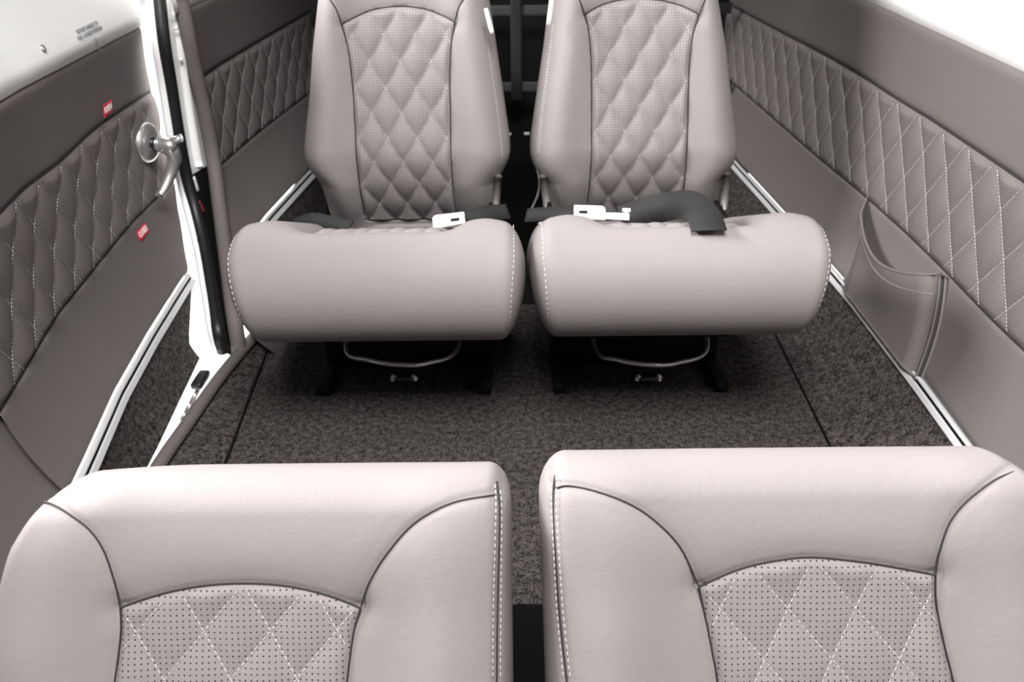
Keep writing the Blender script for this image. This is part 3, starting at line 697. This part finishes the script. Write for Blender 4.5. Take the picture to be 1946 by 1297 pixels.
# ---- rear seats
quilt_amp = .0095
def cushion(root, cx, W, side_in):
    # local frame: x lateral, y forward (towards the camera), z up; tilted so the front is high
    yc, zc = 1.205, (.337 if cx < 0 else .342); tilt = math.radians(24)
    Hh, T, RX = .23, .093, .036
    V, F, flat_ = rbox(W, Hh, T, (RX, .092, .092), 70, 56, 26)
    x, y, z = V.T; s = x/W
    # front is +y. relief: side bolsters and dished middle
    top = np.clip(z/T, 0, 1)
    dish = sm(.62, .40, np.abs(s))*sm(.195, .13, y)
    z = z-top*dish*.020+top*.010*np.exp(-((np.abs(s)-.72)/.16)**2)*sm(.23, .12, y)
    x = x*(1-.10*np.clip((.04-z)/.14, 0, 1)*np.where(x*side_in > 0, .5, 1))
    z = z+0
    c, s_n = math.cos(tilt), math.sin(tilt); y0 = Hh-.092
    def tr(x, y, z):
        yy = y-y0; return np.stack([cx+x, yc-(yy*c-z*s_n)*1.0, zc+(yy*s_n+z*c)], -1)
    P = tr(x, y, z)
    o = mesh('seat_cushion', P, [f[::-1] for f in F], M_LEA, root)
    # stitched side seams running over the roll
    for sd in (-1, 1):
        mbs = MB()
        pts = []
        nn = []
        for a in np.linspace(-.5, 3.0, 90):
            # walk over the roll: a angle from straight up to under
            al = math.radians(24); xi = (W-RX)+RX*math.sin(al); ca = math.cos(al); aa = max(a, 0)
            def P_(e):
                yy = y0+(a*.3 if a < 0 else 0)+(.092*ca+e*ca)*math.sin(aa); zz = (.001+(.092*ca+e*ca)*math.cos(aa))
                if a < 0: zz += .006
                x_ = sd*(xi+e*math.sin(al)); x_ *= 1-.10*max(0, min(1, (.04-zz)/.14))*(.5 if x_*side_in > 0 else 1)
                return Vector(tr(np.array(x_), np.array(yy), np.array(zz)).tolist())
            p = P_(0); n = P_(.01)-p
            pts.append(p-n.normalized()*.0005+Vector((0, 0, 0))); nn.append(n.normalized())
        stitches(mbs, pts, nn, r=.0008, dash=.006, gap=.003)
        mbs.build('edge_stitching', M_THREAD, o)
    # quilted centre of the cushion
    V2 = []; nu, nv = 80, 60; UV = []
    for i in range(nu):
        for j in range(nv):
            xx = (-.46+.92*i/(nu-1))*W; yy = -.20+.355*j/(nv-1)
            h = T-.0120+float(puff(xx/.058+yy/.1, xx/.058-yy/.1, .009))-.012*math.exp(-((.46*W-abs(xx))/.006)**2)-.02*float(sm(.13, .155, yy))
            V2.append(tr(np.array(xx), np.array(yy), np.array(h))); UV.append((xx, yy))
    mesh('cushion_insert', V2, gridfaces(nu, nv, flip=True), M_LEA, o, True, UV)
def rear_seat(cx, label, hw, seams, arch, left, right, stl, q, side_in):
    org = Vector((cx, 1.625, .225)); H = .74
    root = thing('rear_seat', (cx, 1.45, 0), label, 'seat', 'rear seats')
    up = Vector((0, math.sin(math.radians(8)), math.cos(math.radians(8)))); M = frame_from(org, up, Vector((0, -1, .14)))
    sh, face, to, loc = backrest(root, M, H, .11, hw, seams, dict(arch=arch, left=left, right=right, q0=.02), q, .0045, .026, (.04, .05), stl, perf=True, sc_r=.0006, under=.115)
    cushion(root, -.2135 if cx < 0 else .2665, .239, side_in)
    # black base frame
    mb = MB(); mb.box((cx, 1.56, .085), .34, .20, .15, None, .01)
    for sx in (-1, 1): mb.box((cx+sx*.16, 1.52, .012), .03, .30, .022, None, .004)
    for sx in (-1, 1): mb.box((cx+sx*.175, 1.60, .20), .012, .10, .20, None, .004)
    mb.tube([(cx-.15, 1.50, .12), (cx-.15, 1.36, .15), (cx+.15, 1.36, .15), (cx+.15, 1.50, .12)], .012, 8)
    mb.build('seat_frame', M_DARK, root)
    return root, sh
rhq = [0, .06, .115, .145, .17, .205, .28, .38, .47, .60, .74]
ls, lsh = rear_seat(-.216, 'rear seat on the left beside the door, grey quilted backrest and plain rolled cushion',
    tabf(rhq, [.180, .180, .187, .207, .214, .209, .192, .174, .154, .128, .11], [.188, .188, .190, .207, .217, .216, .206, .192, .179, .155, .13]),
    [[(652, 45), (662, 90), (668, 140), (673, 200), (676, 280), (679, 340), (683, 425)], [(865, 42), (857, 90), (855, 140), (856, 200), (857, 300), (860, 380), (864, 425)],
     [(652, 45), (690, 25), (720, 16), (765, 12), (810, 18), (840, 29), (865, 42)],
     [(652, 45), (643, 18), (628, -5), (600, -40), (575, -60)], [(865, 42), (872, 15), (884, -5), (905, -40), (925, -60)]],
    [(650, 46), (690, 25), (720, 16), (765, 12), (810, 18), (840, 29), (867, 42)],
    [(650, 30), (668, 140), (676, 280), (683, 425)], [(866, 30), (855, 140), (857, 300), (864, 425)],
    [[(929, 60), (943, 150), (955, 230), (961, 300)]], (.0600, .0985, 757, 14, .03), 1)
rs, rsh = rear_seat(.2555, 'rear seat on the right, grey quilted backrest with a black strap on its cushion',
    tabf(rhq, [.176, .178, .188, .207, .214, .213, .202, .187, .176, .155, .13], [.194, .194, .196, .213, .219, .212, .196, .175, .151, .13, .11]),
    [[(1110, 27), (1118, 60), (1123, 120), (1124, 200), (1124, 300), (1121, 400)], [(1325, 27), (1314, 70), (1309, 130), (1307, 220), (1305, 310), (1304, 400)],
     [(1110, 27), (1145, 9), (1180, 0), (1215, -3), (1250, 0), (1290, 9), (1325, 27)],
     [(1110, 27), (1102, 5), (1090, -20), (1065, -55)], [(1325, 27), (1333, 5), (1345, -20), (1370, -55)]],
    [(1108, 28), (1145, 9), (1180, 0), (1215, -3), (1250, 0), (1290, 9), (1327, 27)],
    [(1112, 15), (1123, 120), (1124, 300), (1121, 405)], [(1324, 15), (1309, 130), (1305, 310), (1304, 405)],
    [[(1043, 45), (1035, 120), (1024, 220), (1020, 295)], [(1035, 45), (1027, 120), (1017, 220), (1012, 295)]], (.0600, .0985, 1216, 0, -.05), -1)
# seat details
for root, cx, pl, pr, px, fx in ((ls, -.216, (690, 692), (842, 688), 766, 768), (rs, .2555, (1165, 684), (1328, 676), 1240, 1232)):
    a = hity(px-108, 664, 1.36); b = hity(px-66, 684, 1.30); c = hity(px-8, 693, 1.285); d = hity(px+48, 690, 1.30); e = hity(px+104, 662, 1.36)
    back = Vector((0, .16, .03)); mb = MB(); mb.tube(catmull([a+back, a, b, c, d, e, e+back], 8), .0045, 10); mb.build('adjuster_bar', M_CHROME, root)
    g = hitz(fx, 718, .012); mb = MB(); mb.box(g, .040, .022, .010, None, .003)
    f = mb.build('floor_latch', simple('dull_steel', (.16, .15, .15), .4, .8), root)
    for sx in (-1, 1):
        mb = MB(); mb.lathe([(.008, 0), (.008, .006), (.006, .010), (.001, .0115)], Matrix.Translation(g+Vector((sx*.021, 0, -.004))), 14); mb.build('latch_stud', M_CHROME, root)
for root, pts in ((ls, [(947, 335), (944, 370), (941, 398)]), (rs, [(1032, 335), (1036, 365), (1040, 395)]), (rs, [(1381, 330), (1378, 365), (1375, 395)])):
    mb = MB(); P = [hity(a, b, 1.66) for a, b in pts]; mb.tube(P, .008, 8, flat=1.6); mb.build('recliner_bracket', simple('bracket_metal', (.22, .2, .19), .5, .5), root)
mb = MB(); mb.tube(catmull([hity(a, b, 1.68) for a, b in ((1020, 318), (1025, 345), (1022, 370), (1008, 402))], 6), .0025, 6); mb.build('recline_cable', simple('cable', (.15, .14, .14), .5), rs)
for root, x0, x1 in ((lsh, (924, 14), (935, 61)), (rsh, (1048, -8), (1042, 45))):
    p = hity(*x0, 1.66); q = hity(*x1, 1.645); mb = MB(); d = (p-q).normalized()
    R = Vector((1, 0, 0)); mid = (p+q)/2; mb.box(mid+Vector((0, -.012, 0)), .008, .006, (p-q).length, Matrix.Rotation(math.atan2(d.x, d.z), 3, 'Y'), .0015); mb.build('side_label', M_LABEL, root)
# ================================================================== BELTS
def ribbon(path, w, th, side_dirs):
    P = catmull(path, 10); D = catmull(side_dirs, 10); V = []
    for i, p in enumerate(P):
        t = (P[min(i+1, len(P)-1)]-P[max(i-1, 0)]).normalized(); d = D[i]; d = (d-t*d.dot(t)).normalized(); n = t.cross(d)
        V += [p-d*w/2-n*th/2, p+d*w/2-n*th/2, p+d*w/2+n*th/2, p-d*w/2+n*th/2]
    m = len(P); F = gridfaces(m, 4, cv=True)+[(0, 1, 2, 3), (4*m-1, 4*m-2, 4*m-3, 4*m-4)]; return V, F
def buckle(name, p0, p1, thick, label, group, cat='buckle', tongue=None):
    c = (p0+p1)/2; root = thing(name, c, label, cat, group)
    x = (p1-p0); L = x.length; x.normalize(); f = Vector((0, -.8, .6)); f = (f-x*f.dot(x)).normalized(); y = f.cross(x).normalized()
    M = Matrix(((x.x, y.x, f.x, c.x), (x.y, y.y, f.y, c.y), (x.z, y.z, f.z, c.z), (0, 0, 0, 1)))
    h = .027; r = .009
    out = [(-L/2, -h/2)]+[(L/2, -h/2)]
    if tongue: out = [(-L/2, -h/2), (L/2, -h/2)]+[(L/2-r+r*math.cos(a), h/2-r+r*math.sin(a)) for a in np.linspace(0, math.pi/2, 6)]+[(-L/2, h/2)]
    else: out = [(-L/2, -h/2), (L/2, -h*.32), (L/2, h/2)]+[(-L/2+r+r*math.cos(a), h/2-r+r*math.sin(a)) for a in np.linspace(math.pi/2, math.pi, 6)]
    mb = MB(); mb.prism(out, M, thick); b = mb.build('case', M_BUCK, root, False)
    bv = b.modifiers.new('bevel', 'BEVEL'); bv.width = .002; bv.segments = 3
    mb = MB(); sx = -1 if tongue else 1
    mb.prism([(sx*.004, -.003), (sx*.020, -.003), (sx*.020, .003), (sx*.004, .003)][::(1 if sx > 0 else -1)], M@Matrix.Translation((0, 0, thick/2+.0004)), .0015); mb.build('slot', M_DARK, b, False)
    mb = MB(); mb.lathe([(.006, 0), (.006, .0015), (.004, .0022), (.001, .0024)], M@Matrix.Translation((-sx*L*.27, 0, thick/2)), 16); mb.build('rivet', M_ALU, b)
    if tongue:
        mb = MB(); mb.prism([(L/2-.002, -.010), (L/2+.042, -.011), (L/2+.042, .001), (L/2-.002, .001)], M, .004)
        mb.prism([(L/2+.030, .004), (L/2+.044, .004), (L/2+.044, .010), (L/2+.030, .010)], M, .005)
        mb.prism([(L/2+.034, -.002), (L/2+.039, -.002), (L/2+.039, .006), (L/2+.034, .006)], M, .003); mb.build('tongue', M_BUCK, root, False)
    return root
YB = 1.40
buckle('seat_belt_buckle', hity(822, 424, YB), hity(884, 417, YB), .010, 'silver buckle lying on the left rear seat cushion', 'seat belt buckles')
buckle('seat_belt_buckle', hity(1090, 404, YB), hity(1151, 406, YB), .010, 'silver buckle with tongue lying on the right rear seat cushion', 'seat belt buckles', tongue=True)
def strap(label, pix, sides, w=.045, y=None):
    P = [hity(a, b, yy) for a, b, yy in pix]; c = P[0]
    V, F = ribbon(P, w, .003, [Vector(s) for s in sides]); o = mesh('seat_belt', V, F, M_WEB, None); 
    return tag(o, label, 'seat belt', 'seat belts')
strap('black webbing arching over the right rear seat cushion and hanging over its front roll',
      [(1180, 418, 1.44), (1225, 404, 1.44), (1270, 393, 1.42), (1308, 390, 1.34), (1335, 408, 1.24), (1348, 438, 1.165)],
      [(0, .6, 1), (0, .3, 1), (.1, .2, 1), (.5, .2, .8), (1, .1, .3), (1, 0, .05)], .052)
strap('dark webbing crossing the back corner of the left rear seat cushion', [(555, 428, 1.50), (590, 418, 1.47), (625, 423, 1.45), (665, 432, 1.43)], [(0, 1, .5)]*4, .03)
strap('dark webbing lying between the left rear seat backrest and its inner bolster', [(888, 414, 1.44), (920, 406, 1.46), (965, 402, 1.50)], [(0, 1, .7)]*3, .03)
strap('dark webbing at the inner corner of the right rear seat', [(1000, 410, 1.50), (1040, 407, 1.47), (1088, 408, 1.43)], [(0, 1, .7)]*3, .028)
# ================================================================== CARGO NET
net = thing('cargo_net', (.02, 2.6, .3), 'dark strap netting hanging behind the two rear seats', 'net')
M_NET = simple('net_webbing', (.04, .038, .038), .8)
for px0, py, px1 in ((590, 20, 1390), (590, 165, 1390)):
    a = hity(px0, py, 2.6); b = hity(px1, py, 2.6); mb = MB(); mb.box((a+b)/2, (b-a).length*1.0, .004, .030, None, .001); mb.build('strap', M_NET, net)
a = hity(980, -60, 2.595); b = hity(982, 190, 2.595); mb = MB(); mb.box((a+b)/2, .034, .004, (a-b).length, None, .001); mb.build('strap', simple('dark_net_webbing', (.014, .013, .013), .8), net)
a = hity(966, 255, 2.6); b = hity(1001, 254, 2.6)
for p in (a, b): mb = MB(); mb.box(p, .018, .006, .008, None, .001); mb.build('strap_end', M_ALU, net)
hb = flat('backdrop', [(-14, 12), (8, 12), (8, 12.1), (-14, 12.1)], 6, simple('pale_hangar_wall', (.8, .8, .79), .6), 6.5)
tag(hb, 'pale wall far outside beyond the door gap', None, None, 'structure')
gd = flat('ground', [(-14, -5), (8, -5), (8, 12), (-14, 12)], -.55, simple('pale_hangar_floor', (.8, .8, .79), .6), .02)
tag(gd, 'pale floor outside below the door gap', None, None, 'structure')
